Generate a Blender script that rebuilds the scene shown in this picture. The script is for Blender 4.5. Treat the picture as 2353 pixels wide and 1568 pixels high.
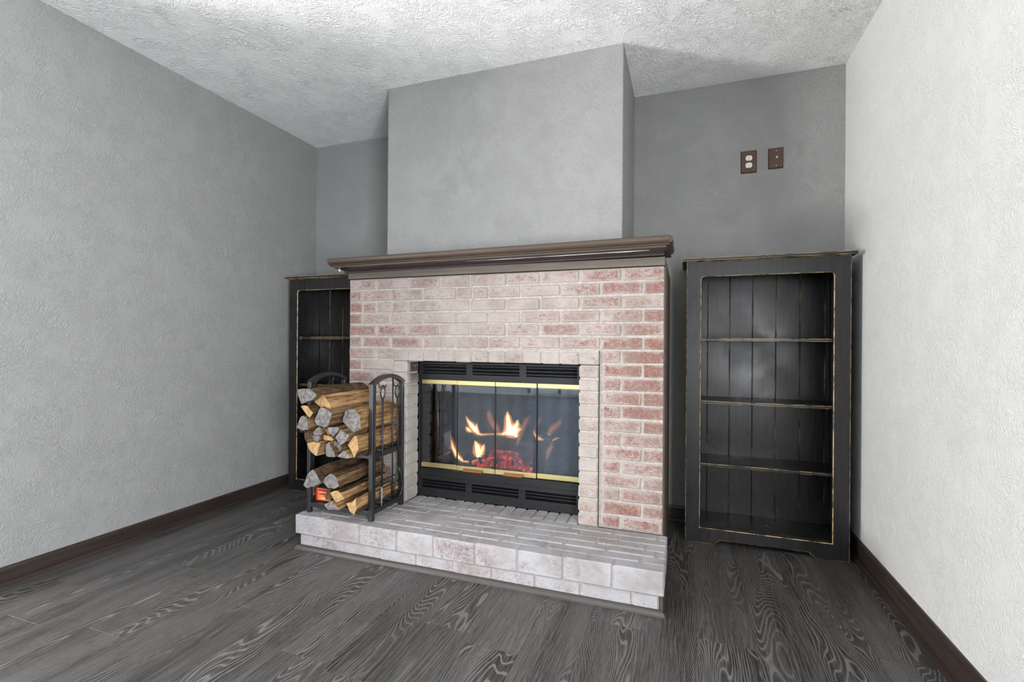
import bpy, bmesh, math, random
from mathutils import Matrix, Vector, noise as mnoise
from mathutils.geometry import tessellate_polygon
rnd = random.Random(7)
scn = bpy.context.scene
for o in list(bpy.data.objects):
    bpy.data.objects.remove(o)
COL = scn.collection

# ------------------------------------------------------------ camera, world, lights, exposure
CAM_Z = 1.05
cam_data = bpy.data.cameras.new('camera')
cam_data.sensor_width = 36.0
cam_data.lens = 1112.09 / 2353 * 36.0
cam_data.shift_y = 3.77 / 2353
cam_data.clip_start = 0.02
cam = bpy.data.objects.new('camera', cam_data)
COL.objects.link(cam)
cam.matrix_world = (Matrix.Translation((0, 0, CAM_Z)) @ Matrix.Rotation(0.34168, 4, 'Z')
                    @ Matrix.Rotation(math.pi / 2, 4, 'X') @ Matrix.Rotation(0.00718, 4, 'Z'))
scn.camera = cam

world = bpy.data.worlds.new('world')
scn.world = world
world.use_nodes = True
world.node_tree.nodes['Background'].inputs[0].default_value = (0.62, 0.72, 0.9, 1)
world.node_tree.nodes['Background'].inputs[1].default_value = 0.6


def area(name, loc, direction, sx, sy, watts, color):
    l = bpy.data.lights.new(name, 'AREA')
    l.shape = 'RECTANGLE'
    l.size, l.size_y = sx, sy
    l.energy = watts
    l.color = color
    o = bpy.data.objects.new(name, l)
    COL.objects.link(o)
    o.location = loc
    o.rotation_euler = Vector(direction).to_track_quat('-Z', 'Z').to_euler()
    return o


# window openings (along the wall from, to; sill, head)
FW = (-4.0, 0.6, 0.25, 2.2)       # wide windows in the far left wall of the open room
RW = (-1.4, 0.4, 0.5, 1.5)         # unseen opening added in the right wall for the fill lamp
area('window_daylight', (-6.5, -1.6, 0.55), (1, 0, 1.1), 4.5, 1.0, 1640, (1.0, 0.985, 0.97))
area('added_side_fill', (0.88, -0.5, 1.0), (-1, 0, 0.0), 1.75, 0.95, 385, (0.93, 0.96, 1.0))  # fill lamp added out of view to brighten the left wall
area('garden_door_daylight', (-2.3, -4.44, 1.08), (0, 1, 0), 1.2, 1.95, 28, (0.66, 0.80, 1.0))

scn.view_settings.view_transform = 'Standard'
scn.view_settings.look = 'None'
scn.view_settings.exposure = 0.05
scn.view_settings.gamma = 1.0
scn.view_settings.use_curve_mapping = False
scn.cycles.use_denoising = True
scn.cycles.max_bounces = 8
scn.cycles.diffuse_bounces = 4
scn.cycles.glossy_bounces = 3
scn.cycles.adaptive_threshold = 0.05
scn.cycles.transparent_max_bounces = 12
scn.cycles.sample_clamp_indirect = 6.0
scn.cycles.volume_bounces = 0


# ------------------------------------------------------------ node helpers
def srgb(r, g, b):
    f = lambda c: (c / 255 / 12.92) if c / 255 <= 0.04045 else ((c / 255 + 0.055) / 1.055) ** 2.4
    return (f(r), f(g), f(b), 1.0)


class G:
    def __init__(self, name):
        self.m = bpy.data.materials.new(name)
        self.m.use_nodes = True
        self.t = self.m.node_tree
        self.b = self.t.nodes['Principled BSDF']
        self.out = self.t.nodes['Material Output']

    def n(self, kind, **kw):
        nd = self.t.nodes.new(kind)
        for k, v in kw.items():
            setattr(nd, k, v)
        return nd

    def put(self, sock, v):
        if isinstance(v, bpy.types.NodeSocket):
            self.t.links.new(v, sock)
        else:
            sock.default_value = v

    def set(self, **kw):
        for k, v in kw.items():
            self.put(self.b.inputs[k.replace('_', ' ')], v)
        return self

    def math(self, op, a, b=0.0, c=None, clamp=False):
        nd = self.n('ShaderNodeMath', operation=op, use_clamp=clamp)
        self.put(nd.inputs[0], a)
        self.put(nd.inputs[1], b)
        if c is not None:
            self.put(nd.inputs[2], c)
        return nd.outputs[0]

    def mix(self, f, a, b):
        nd = self.n('ShaderNodeMix', data_type='RGBA')
        self.put(nd.inputs[0], f)
        self.put(nd.inputs[6], a)
        self.put(nd.inputs[7], b)
        return nd.outputs[2]

    def pos(self):
        return self.n('ShaderNodeNewGeometry').outputs['Position']

    def obj(self):
        return self.n('ShaderNodeTexCoord').outputs['Object']

    def gen(self):
        return self.n('ShaderNodeTexCoord').outputs['Generated']

    def rand(self):
        return self.n('ShaderNodeObjectInfo').outputs['Random']

    def mapping(self, v, scale=(1, 1, 1), rot=(0, 0, 0), loc=(0, 0, 0)):
        nd = self.n('ShaderNodeMapping')
        self.put(nd.inputs[0], v)
        self.put(nd.inputs[1], loc)
        self.put(nd.inputs[2], rot)
        self.put(nd.inputs[3], scale)
        return nd.outputs[0]

    def vmath(self, op, a, b):
        nd = self.n('ShaderNodeVectorMath', operation=op)
        self.put(nd.inputs[0], a)
        self.put(nd.inputs[1], b)
        return nd.outputs[0]

    def xyz(self, v):
        nd = self.n('ShaderNodeSeparateXYZ')
        self.put(nd.inputs[0], v)
        return nd.outputs

    def comb(self, x, y, z):
        nd = self.n('ShaderNodeCombineXYZ')
        for i, q in enumerate((x, y, z)):
            self.put(nd.inputs[i], q)
        return nd.outputs[0]

    def noise(self, v, scale, detail=4.0, rough=0.55, dist=0.0):
        nd = self.n('ShaderNodeTexNoise')
        self.put(nd.inputs['Vector'], v)
        nd.inputs['Scale'].default_value = scale
        nd.inputs['Detail'].default_value = detail
        nd.inputs['Roughness'].default_value = rough
        nd.inputs['Distortion'].default_value = dist
        return nd.outputs[0]

    def ramp(self, f, lo, hi, a=0.0, b=1.0, smooth=True):
        nd = self.n('ShaderNodeMapRange', interpolation_type='SMOOTHSTEP' if smooth else 'LINEAR')
        self.put(nd.inputs[0], f)
        self.put(nd.inputs[1], lo)
        self.put(nd.inputs[2], hi)
        self.put(nd.inputs[3], a)
        self.put(nd.inputs[4], b)
        return nd.outputs[0]

    def bump(self, h, strength, dist):
        nd = self.n('ShaderNodeBump')
        nd.inputs['Strength'].default_value = strength
        nd.inputs['Distance'].default_value = dist
        self.put(nd.inputs['Height'], h)
        self.t.links.new(nd.outputs[0], self.b.inputs['Normal'])
        return self


# ------------------------------------------------------------ materials
def mat_plaster(name, color, coarse, strength):
    """painted skip-trowel texture: patches of short brush ridges lying in several directions"""
    g = G(name)
    p = g.pos()
    warp = g.n('ShaderNodeTexNoise')
    g.put(warp.inputs['Vector'], p)
    warp.inputs['Scale'].default_value = 5.0 * coarse
    warp.inputs['Detail'].default_value = 2.0
    pw = g.vmath('ADD', p, g.vmath('MULTIPLY', g.vmath('SUBTRACT', warp.outputs['Color'], (0.5, 0.5, 0.5)), (0.16, 0.16, 0.16)))
    h = None
    for i, (rx, rz, off) in enumerate(((0.5, 0.6, 0.0), (-0.7, -0.5, 7.3), (1.3, 1.1, 13.1))):
        q = g.mapping(pw, scale=(1, 1, 1), rot=(rx, rx * 0.7, rz), loc=(off, off, 0))
        q2 = g.mapping(q, scale=(70 * coarse, 16 * coarse, 70 * coarse))
        st = g.noise(q2, 1.0, 2.0, 0.55, 0.6)
        ridge = g.ramp(g.math('ABSOLUTE', g.math('SUBTRACT', st, 0.5)), 0.0, 0.11, 1.0, 0.0)
        mask = g.ramp(g.noise(g.mapping(p, loc=(off * 3, 1, off)), 8.5 * coarse, 1.0), 0.40, 0.64, 0.12, 1.0)
        k = g.math('MULTIPLY', ridge, mask)
        h = k if h is None else g.math('MAXIMUM', h, k)
    lines = g.math('ABSOLUTE', g.math('SUBTRACT', g.noise(pw, 4.6 * coarse, 2.0, 0.5, 0.7), 0.5))
    h = g.math('ADD', h, g.ramp(lines, 0.0, 0.010, 0.35, 0.0))
    fine = g.noise(p, 150.0, 2.0, 0.6)
    h = g.math('ADD', h, g.math('MULTIPLY', fine, 0.9))
    tone = g.noise(p, 2.2, 1.0)
    c = g.mix(g.ramp(tone, 0.3, 0.7), tuple(x * 0.97 for x in color[:3]) + (1,), color)
    g.set(Base_Color=c, Roughness=0.55, Specular_IOR_Level=0.25)
    g.bump(h, strength, 0.004)
    return g.m


M = {}
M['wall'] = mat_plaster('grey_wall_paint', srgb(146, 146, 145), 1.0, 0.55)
M['wall_lit'] = mat_plaster('grey_wall_paint_lit', srgb(195, 195, 194), 1.0, 0.46)  # same grey lightened: brightness of the lit right wall put into the colour
M['ceiling'] = mat_plaster('white_ceiling_paint', srgb(246, 246, 245), 0.85, 0.9)


def mat_floor():
    g = G('grey_oak_plank')
    o = g.obj()
    r = g.rand()
    x, y, z = g.xyz(o)
    sh = g.comb(g.math('MULTIPLY', r, 37.0), g.math('MULTIPLY', r, 91.0), g.math('MULTIPLY', r, 13.0))
    p = g.vmath('ADD', o, sh)
    px, py, pz = g.xyz(p)
    field = g.noise(g.mapping(p, scale=(7.0, 1.25, 1.0)), 1.0, 1.5, 0.4)
    wig = g.noise(g.mapping(p, scale=(30.0, 9.0, 1.0)), 1.0, 2.0, 0.5)
    amp0 = g.ramp(g.noise(g.mapping(p, scale=(3.5, 0.6, 1.0), loc=(3, 3, 0)), 1.0, 1.0), 0.36, 0.64, 0.05, 0.40)
    v = g.math('ADD', g.math('ADD', px, g.math('MULTIPLY', field, amp0)), g.math('MULTIPLY', wig, 0.006))
    rings = g.math('SINE', g.math('MULTIPLY', v, 2 * math.pi / 0.011))
    fine = g.noise(g.mapping(p, scale=(260.0, 7.0, 1.0)), 1.0, 5.0, 0.65)
    pores = g.ramp(g.noise(g.mapping(p, scale=(620.0, 22.0, 1.0)), 1.0, 3.0), 0.54, 0.66)
    broad = g.noise(g.mapping(p, scale=(10.0, 0.6, 1.0)), 1.0, 3.0, 0.5)
    light = g.ramp(rings, 0.45, 1.0)
    dark = g.ramp(rings, -0.1, -1.0)
    la = g.ramp(amp0, 0.05, 0.3, 0.25, 1.0)
    c = g.mix(g.ramp(broad, 0.36, 0.64), srgb(40, 38, 37), srgb(76, 74, 72))
    c = g.mix(g.math('MULTIPLY', g.math('MULTIPLY', dark, la), 0.55), c, srgb(36, 34, 34))
    c = g.mix(g.math('MULTIPLY', g.math('MULTIPLY', light, la), 0.72), c, srgb(128, 126, 124))
    c = g.mix(g.ramp(fine, 0.42, 0.72, 0.0, 0.75), c, srgb(112, 110, 107))
    c = g.mix(g.math('MULTIPLY', pores, 0.55), c, srgb(32, 30, 30))
    c = g.mix(g.math('MULTIPLY', r, 0.20), c, srgb(48, 45, 43))
    g.set(Base_Color=c, Roughness=g.ramp(fine, 0.3, 0.8, 0.34, 0.5), Specular_IOR_Level=0.4)
    g.bump(g.math('ADD', g.math('MULTIPLY', rings, 0.2), fine), 0.22, 0.0012)
    return g.m


M['floor'] = mat_floor()


SOOT_Y = 2.325


def mat_brick(name, red, wash, lo, hi, edge, grime, middle=0.0, soot=False):
    g = G(name)
    p = g.pos()
    r = g.rand()
    gx, gy, gz = g.xyz(g.gen())
    ex = g.math('MULTIPLY', g.math('ABSOLUTE', g.math('SUBTRACT', gx, 0.5)), 2.0)
    ez = g.math('MULTIPLY', g.math('ABSOLUTE', g.math('SUBTRACT', gz, 0.5)), 2.0)
    ed = g.math('MAXIMUM', g.ramp(ex, 0.78, 1.0), g.ramp(ez, 0.5, 1.0))
    big = g.noise(p, 5.0, 2.0)
    n1 = g.noise(g.mapping(p, scale=(1.0, 1.0, 1.5)), 34.0, 9.0, 0.78)
    n2 = g.noise(p, 210.0, 4.0, 0.7)
    wx, wy, wz = g.xyz(p)
    # the wash was brushed on thicker over the middle of the chimney front than at its flanks
    mid = g.math('MULTIPLY', g.ramp(g.math('ABSOLUTE', g.math('ADD', wx, 1.0)), 0.35, 0.95, 1.0, 0.0), middle)
    bias = g.math('ADD', g.math('MULTIPLY', ed, edge), g.math('MULTIPLY', g.math('SUBTRACT', r, 0.5), 0.16))
    bias = g.math('ADD', bias, g.math('MULTIPLY', g.math('SUBTRACT', big, 0.5), 0.55))
    bias = g.math('ADD', bias, mid)
    s = g.math('ADD', g.math('ADD', n1, g.math('MULTIPLY', g.math('SUBTRACT', n2, 0.5), 0.8)), bias)
    w = g.ramp(s, lo, hi)
    c0 = g.mix(g.ramp(g.noise(p, 70.0, 5.0, 0.7), 0.40, 0.60), red, tuple(v * q for v, q in zip(red[:3], (0.74, 0.66, 0.62))) + (1,))
    c = g.mix(g.math('MULTIPLY', w, 0.93), c0, wash)
    fl = g.ramp(g.noise(g.mapping(p, loc=(4, 2, 9)), 95.0, 4.0, 0.65), 0.63, 0.70)
    fl = g.math('MULTIPLY', fl, g.ramp(g.noise(g.mapping(p, loc=(1, 5, 2)), 9.0, 2.0), 0.45, 0.6))
    c = g.mix(g.math('MULTIPLY', fl, 0.75), c, srgb(104, 66, 53))
    gr = g.ramp(g.noise(g.mapping(p, loc=(8, 1, 3)), 7.0, 4.0, 0.6), 0.40, 0.72)
    c = g.mix(g.math('MULTIPLY', gr, grime), c, srgb(126, 115, 107))
    if soot:            # smoke stain on the reveals near the top of the opening
        k = g.math('MULTIPLY', g.ramp(wz, 0.74, 0.92), g.ramp(wy, SOOT_Y, SOOT_Y + 0.03))
        c = g.mix(g.math('MULTIPLY', k, g.ramp(n1, 0.3, 0.5, 0.35, 0.9)), c, srgb(40, 37, 36))
    g.set(Base_Color=c, Roughness=0.85, Specular_IOR_Level=0.2)
    g.bump(g.math('ADD', g.math('MULTIPLY', n1, 0.8), g.math('MULTIPLY', n2, 0.5)), 0.55, 0.004)
    return g.m


M['brick'] = mat_brick('whitewashed_brick', srgb(137, 102, 94), srgb(165, 157, 152), 0.42, 0.78, 0.22, 0.5, 0.20)
M['brick_frame'] = mat_brick('whitewashed_brick_of_opening', srgb(144, 115, 108), srgb(167, 161, 155), 0.34, 0.66, 0.20, 0.5, 0.20, True)
M['brick_hearth'] = mat_brick('whitewashed_hearth_brick', srgb(124, 108, 110), srgb(161, 161, 164), 0.20, 0.60, 0.10, 0.6)


def mat_mortar():
    g = G('lime_mortar')
    p = g.pos()
    n1 = g.noise(p, 60.0, 6.0, 0.7)
    g.set(Base_Color=g.mix(g.ramp(n1, 0.3, 0.7), srgb(150, 142, 134), srgb(176, 169, 163)), Roughness=0.95, Specular_IOR_Level=0.1)
    g.bump(n1, 0.6, 0.004)
    return g.m


M['mortar'] = mat_mortar()


def mat_painted(name, a, b, rough, scale=(40, 40, 40), bump=0.15, spec=0.5):
    g = G(name)
    n1 = g.noise(g.mapping(g.obj(), scale=scale), 1.0, 4.0, 0.6)
    g.set(Base_Color=g.mix(g.ramp(n1, 0.3, 0.7), a, b), Roughness=g.ramp(n1, 0.2, 0.8, rough - 0.05, rough + 0.07), Specular_IOR_Level=spec)
    g.bump(n1, bump, 0.002)
    return g.m


M['mantel'] = mat_painted('taupe_mantel_paint', srgb(70, 59, 50), srgb(73, 62, 53), 0.36, (6, 30, 30), 0.01)
M['frieze'] = mat_painted('weathered_taupe_board', srgb(80, 73, 65), srgb(100, 91, 81), 0.5, (4, 60, 60))
M['crown'] = mat_painted('dark_plum_molding', srgb(62, 52, 52), srgb(70, 60, 60), 0.35, (3, 40, 40))
M['caulk'] = mat_painted('white_caulk', srgb(232, 228, 222), srgb(240, 238, 232), 0.6)
M['baseboard'] = mat_painted('dark_brown_baseboard', srgb(42, 34, 31), srgb(54, 45, 41), 0.36, (60, 3, 60))
M['shoe'] = mat_painted('dark_grey_shoe_molding', srgb(58, 55, 53), srgb(68, 65, 62), 0.4, (4, 60, 60))
M['side'] = mat_painted('brown_side_panel', srgb(82, 66, 56), srgb(104, 86, 74), 0.55, (30, 8, 8))
M['iron'] = mat_painted('black_painted_steel', srgb(27, 27, 29), srgb(34, 34, 37), 0.38, (80, 80, 80), 0.05)
M['insert'] = mat_painted('black_insert_steel', srgb(20, 20, 22), srgb(28, 29, 31), 0.42, (50, 50, 50), 0.08)
M['dark'] = mat_painted('soot_black', srgb(12, 12, 13), srgb(22, 22, 23), 0.9, (30, 30, 30), 0.2, 0.1)
M['refractory'] = mat_painted('sooty_refractory', srgb(34, 34, 36), srgb(66, 66, 68), 0.9, (12, 12, 12), 0.3, 0.1)
M['tool_worn'] = mat_painted('worn_tool_steel', srgb(60, 58, 56), srgb(150, 146, 140), 0.5, (90, 90, 40), 0.2)
M['handle'] = mat_painted('brown_wood_handle', srgb(120, 72, 40), srgb(146, 90, 52), 0.35, (6, 80, 80))
M['plate'] = mat_painted('brown_plastic', srgb(74, 54, 42), srgb(80, 60, 47), 0.3, (20, 20, 20), 0.02)
M['ivory'] = mat_painted('ivory_plastic', srgb(236, 231, 218), srgb(240, 236, 224), 0.35, (20, 20, 20), 0.02)
M['slot'] = mat_painted('dark_slot', srgb(24, 22, 20), srgb(28, 26, 24), 0.8)
M['frame_white'] = mat_painted('white_window_frame', srgb(225, 225, 222), srgb(232, 232, 230), 0.4)


def mat_metal(name, col, rough, metallic=1.0):
    g = G(name)
    n1 = g.noise(g.mapping(g.pos(), scale=(9, 60, 60)), 1.0, 4.0)
    g.set(Base_Color=col, Metallic=metallic, Roughness=g.ramp(n1, 0.3, 0.7, rough - 0.04, rough + 0.05))
    return g.m


M['brass'] = mat_metal('polished_brass', srgb(240, 224, 160), 0.33)
M['steel'] = mat_metal('bright_steel', srgb(205, 205, 200), 0.3)


def mat_bookcase(name, axis):
    g = G(name)
    o = g.obj()
    sc = {'x': (6, 90, 90), 'z': (90, 90, 6)}[axis]
    n1 = g.noise(g.mapping(o, scale=sc), 1.0, 4.0, 0.6)
    n2 = g.noise(o, 6.0, 3.0)
    c = g.mix(g.ramp(n1, 0.35, 0.7), srgb(24, 23, 24), srgb(40, 38, 37))
    sp = g.ramp(g.noise(g.mapping(o, loc=(3, 1, 2)), 130.0, 2.0), 0.73, 0.76)
    c = g.mix(g.math('MULTIPLY', sp, 0.45), c, srgb(170, 150, 120))
    g.set(Base_Color=c, Roughness=g.ramp(n2, 0.3, 0.7, 0.27, 0.40), Specular_IOR_Level=0.5)
    g.bump(n1, 0.12, 0.0015)
    return g.m


M['case_v'] = mat_bookcase('black_lacquered_pine_upright', 'z')
M['case_h'] = mat_bookcase('black_lacquered_pine_level', 'x')


def mat_worn():
    g = G('worn_edge_showing_pine')
    o = g.obj()
    n1 = g.noise(o, 16.0, 5.0, 0.65)
    c = g.mix(g.ramp(n1, 0.40, 0.56), srgb(72, 60, 46), srgb(196, 166, 120))
    g.set(Base_Color=c, Roughness=0.5)
    return g.m


M['worn'] = mat_worn()


def mat_groove():
    g = G('groove_with_rubbed_edge')
    o = g.obj()
    n1 = g.noise(g.mapping(o, scale=(30, 30, 7)), 1.0, 4.0, 0.6)
    g.set(Base_Color=g.mix(g.ramp(n1, 0.45, 0.68), srgb(48, 38, 30), srgb(150, 128, 98)), Roughness=0.45)
    return g.m


M['groove'] = mat_groove()


def mat_log(name, a, b, kind):
    g = G(name)
    o = g.obj()
    r = g.rand()
    p = g.vmath('ADD', o, g.comb(g.math('MULTIPLY', r, 17.0), g.math('MULTIPLY', r, 5.0), g.math('MULTIPLY', r, 29.0)))
    if kind == 'side':
        n1 = g.noise(g.mapping(p, scale=(85, 4, 85)), 1.0, 6.0, 0.68, 0.4)
        n2 = g.noise(g.mapping(p, scale=(20, 5, 20)), 1.0, 4.0, 0.6)
        n3 = g.noise(g.mapping(p, scale=(190, 7, 190), loc=(5, 1, 3)), 1.0, 4.0, 0.6)
        c = g.mix(g.ramp(n1, 0.38, 0.62), tuple(v * 0.62 for v in a[:3]) + (1,), b)
        c = g.mix(g.ramp(n2, 0.52, 0.74, 0.0, 0.6), c, tuple(v * 0.38 for v in a[:3]) + (1,))
        c = g.mix(g.ramp(n3, 0.56, 0.68, 0.0, 0.6), c, tuple(v * 0.22 for v in a[:3]) + (1,))
        g.bump(g.math('ADD', n1, g.math('MULTIPLY', n3, 0.6)), 0.9, 0.010)
    elif kind == 'bark':
        n1 = g.noise(g.mapping(p, scale=(45, 18, 45)), 1.0, 6.0, 0.7)
        c = g.mix(g.ramp(n1, 0.32, 0.68), a, b)
        g.bump(n1, 1.0, 0.010)
    else:
        n1 = g.noise(g.mapping(p, scale=(55, 10, 55)), 1.0, 5.0, 0.7)
        rad = g.noise(g.mapping(p, scale=(150, 10, 22), rot=(0, 0.5, 0)), 1.0, 4.0, 0.65)
        c = g.mix(g.ramp(n1, 0.3, 0.7), a, b)
        c = g.mix(g.ramp(rad, 0.52, 0.72, 0.0, 0.6), c, tuple(v * 0.5 for v in a[:3]) + (1,))
        g.bump(g.math('ADD', n1, rad), 0.6, 0.004)
    g.set(Base_Color=c, Roughness=0.85, Specular_IOR_Level=0.2)
    return g.m


M['split'] = mat_log('split_oak', srgb(138, 101, 64), srgb(184, 148, 104), 'side')
M['split_dark'] = mat_log('split_brown_oak', srgb(98, 72, 50), srgb(138, 110, 80), 'side')
M['bark'] = mat_log('oak_bark', srgb(46, 34, 26), srgb(98, 76, 55), 'bark')
M['end_grey'] = mat_log('weathered_log_end', srgb(82, 79, 78), srgb(134, 130, 127), 'end')
M['end_tan'] = mat_log('fresh_log_end', srgb(148, 116, 76), srgb(178, 148, 106), 'end')
M['char'] = mat_log('charred_wood', srgb(24, 20, 19), srgb(64, 50, 44), 'bark')


def mat_ember():
    g = G('glowing_ember')
    p = g.pos()
    n1 = g.noise(p, 38.0, 5.0, 0.65)
    k = g.ramp(n1, 0.40, 0.66)
    g.set(Base_Color=srgb(52, 30, 26), Roughness=0.9)
    g.put(g.b.inputs['Emission Color'], g.mix(k, srgb(150, 14, 8), srgb(255, 74, 48)))
    g.put(g.b.inputs['Emission Strength'], g.ramp(k, 0.0, 1.0, 0.5, 2.2))
    g.bump(n1, 0.8, 0.01)
    return g.m


M['ember'] = mat_ember()


def mat_flame(name, col, strength):
    m = bpy.data.materials.new(name)
    m.use_nodes = True
    t = m.node_tree
    t.nodes.clear()
    out = t.nodes.new('ShaderNodeOutputMaterial')
    e = t.nodes.new('ShaderNodeEmission')
    e.inputs[0].default_value = col
    e.inputs[1].default_value = strength
    t.links.new(e.outputs[0], out.inputs['Volume'])
    return m


M['flame_core'] = mat_flame('flame_core', (1.0, 0.74, 0.40, 1), 230.0)
M['flame_outer'] = mat_flame('flame_outer', (1.0, 0.34, 0.07, 1), 62.0)
M['flame_wisp'] = mat_flame('flame_wisp', (1.0, 0.36, 0.13, 1), 11.0)


def mat_glass():
    g = G('smoked_hearth_glass')
    t = g.t
    tr = g.n('ShaderNodeBsdfTransparent')
    n1 = g.noise(g.mapping(g.pos(), scale=(3, 3, 3)), 1.0, 4.0)
    g.put(tr.inputs[0], g.mix(g.ramp(n1, 0.3, 0.75), (0.80, 0.82, 0.84, 1), (0.66, 0.69, 0.72, 1)))
    gl = g.n('ShaderNodeBsdfGlossy')
    gl.inputs[0].default_value = (0.9, 0.95, 1.0, 1)
    gl.inputs['Roughness'].default_value = 0.02
    fr = g.n('ShaderNodeFresnel')
    fr.inputs[0].default_value = 1.7
    mx = g.n('ShaderNodeMixShader')
    t.links.new(fr.outputs[0], mx.inputs[0])
    t.links.new(tr.outputs[0], mx.inputs[1])
    t.links.new(gl.outputs[0], mx.inputs[2])
    t.links.new(mx.outputs[0], g.out.inputs['Surface'])
    return g.m


M['glass'] = mat_glass()


def mat_screen():
    g = G('woven_wire_mesh')
    t = g.t
    x, y, z = g.xyz(g.pos())
    k = 2 * math.pi / 0.0072
    fold = g.math('MULTIPLY', g.math('SINE', g.math('MULTIPLY', x, 2 * math.pi / 0.085)), 0.006)
    a = g.math('SINE', g.math('MULTIPLY', g.math('ADD', g.math('ADD', x, z), fold), k))
    b = g.math('SINE', g.math('MULTIPLY', g.math('SUBTRACT', g.math('SUBTRACT', x, z), fold), k))
    wire = g.ramp(g.math('MAXIMUM', a, b), 0.55, 0.80)
    tr = g.n('ShaderNodeBsdfTransparent')
    g.set(Base_Color=srgb(186, 190, 198), Roughness=0.45, Metallic=0.0)
    mx = g.n('ShaderNodeMixShader')
    g.put(mx.inputs[0], g.math('MULTIPLY', wire, 0.85))
    t.links.new(tr.outputs[0], mx.inputs[1])
    t.links.new(g.b.outputs[0], mx.inputs[2])
    t.links.new(mx.outputs[0], g.out.inputs['Surface'])
    return g.m


M['screen'] = mat_screen()


def mat_flat(name, col, rough=0.5):
    g = G(name)
    n1 = g.noise(g.obj(), 60.0, 3.0)
    g.set(Base_Color=g.mix(g.ramp(n1, 0.3, 0.7), col, tuple(v * 0.85 for v in col[:3]) + (1,)), Roughness=rough)
    return g.m


M['wrap_dark'] = mat_flat('black_wrapper', srgb(38, 38, 42), 0.35)
M['wrap_orange'] = mat_flat('orange_print', srgb(238, 122, 62), 0.4)
M['wrap_red'] = mat_flat('red_print', srgb(176, 52, 48), 0.4)
M['wrap_pale'] = mat_flat('pale_print', srgb(250, 196, 140), 0.4)


# ------------------------------------------------------------ mesh helpers
def finish(name, bm, mats, parent=None, loc=(0, 0, 0), smooth=False):
    me = bpy.data.meshes.new(name)
    bmesh.ops.recalc_face_normals(bm, faces=bm.faces)
    bm.to_mesh(me)
    bm.free()
    for m in (mats if isinstance(mats, (list, tuple)) else [mats]):
        me.materials.append(m)
    if smooth:
        for p in me.polygons:
            p.use_smooth = True
    o = bpy.data.objects.new(name, me)
    COL.objects.link(o)
    o.location = loc
    if parent:
        o.parent = parent
    return o


def thing(name, label, cat, loc=(0, 0, 0), group=None):
    o = bpy.data.objects.new(name, None)
    o.empty_display_size = 0.05
    COL.objects.link(o)
    o.location = loc
    return tag(o, label, cat, group)


def tag(o, label, cat, group=None):
    o['label'] = label
    o['category'] = cat
    if group:
        o['group'] = group
    return o


def struct(o):
    o['kind'] = 'structure'
    return o


def box(bm, x0, x1, y0, y1, z0, z1, mi=0):
    v = [bm.verts.new(p) for p in ((x0, y0, z0), (x1, y0, z0), (x1, y1, z0), (x0, y1, z0), (x0, y0, z1), (x1, y0, z1), (x1, y1, z1), (x0, y1, z1))]
    fs = []
    for q in ((0, 3, 2, 1), (4, 5, 6, 7), (0, 1, 5, 4), (1, 2, 6, 5), (2, 3, 7, 6), (3, 0, 4, 7)):
        f = bm.faces.new([v[i] for i in q])
        f.material_index = mi
        fs.append(f)
    return v, fs


def bevel_all(bm, off, seg=1, ang=0.5, test=None, mi=-1):
    bmesh.ops.recalc_face_normals(bm, faces=bm.faces)
    bm.normal_update()
    es = [e for e in bm.edges if len(e.link_faces) == 2 and e.calc_face_angle(0) > ang and (test is None or test(e))]
    if es:
        bmesh.ops.bevel(bm, geom=es, offset=off, segments=seg, affect='EDGES', profile=0.5, material=mi, clamp_overlap=True)


def bbox(x0, x1, y0, y1, z0, z1, bev=0.002, seg=1):
    bm = bmesh.new()
    box(bm, x0, x1, y0, y1, z0, z1)
    if bev:
        bevel_all(bm, bev, seg)
    return bm


def prism(bm, poly, a0, a1, axis='y', hole=None, mi=0):
    """poly (u, w) extruded along axis; y: u=x w=z, x: u=y w=z, z: u=x w=y"""
    def P(u, w, a):
        return {'y': (u, a, w), 'x': (a, u, w), 'z': (u, w, a)}[axis]
    loops = [poly] + ([hole] if hole else [])
    flat = [p for l in loops for p in l]
    tris = tessellate_polygon([[Vector((p[0], p[1], 0)) for p in l] for l in loops])
    f0 = [bm.verts.new(P(*p, a0)) for p in flat]
    f1 = [bm.verts.new(P(*p, a1)) for p in flat]
    for t in tris:
        for s in (f0, f1):
            try:
                bm.faces.new([s[i] for i in t]).material_index = mi
            except ValueError:
                pass
    k = 0
    for l in loops:
        n = len(l)
        for i in range(n):
            j = (i + 1) % n
            bm.faces.new((f0[k + i], f0[k + j], f1[k + j], f1[k + i])).material_index = mi
        k += n


def tube(bm, pts, rad, seg=8, flat=1.0, mi=0, normal=None):
    """tapered tube along pts; flat scales the thickness along `normal`"""
    pts = [Vector(p) for p in pts]
    if not isinstance(rad, (list, tuple)):
        rad = [rad] * len(pts)
    rings = []
    ref = Vector(normal) if normal else None
    prev = None
    for i, p in enumerate(pts):
        t = (pts[min(i + 1, len(pts) - 1)] - pts[max(i - 1, 0)]).normalized()
        if ref is not None:
            n = (ref - t * ref.dot(t)).normalized()
        elif prev is None:
            n = t.orthogonal().normalized()
        else:
            n = (prev - t * prev.dot(t)).normalized()
        prev = n
        b = t.cross(n)
        rings.append([bm.verts.new(p + (n * math.cos(a) * flat + b * math.sin(a)) * rad[i]) for a in [2 * math.pi * k / seg for k in range(seg)]])
    for r0, r1 in zip(rings, rings[1:]):
        for k in range(seg):
            f = bm.faces.new((r0[k], r0[(k + 1) % seg], r1[(k + 1) % seg], r1[k]))
            f.material_index = mi
            f.smooth = True
    bm.faces.new(list(reversed(rings[0]))).material_index = mi
    bm.faces.new(rings[-1]).material_index = mi


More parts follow.
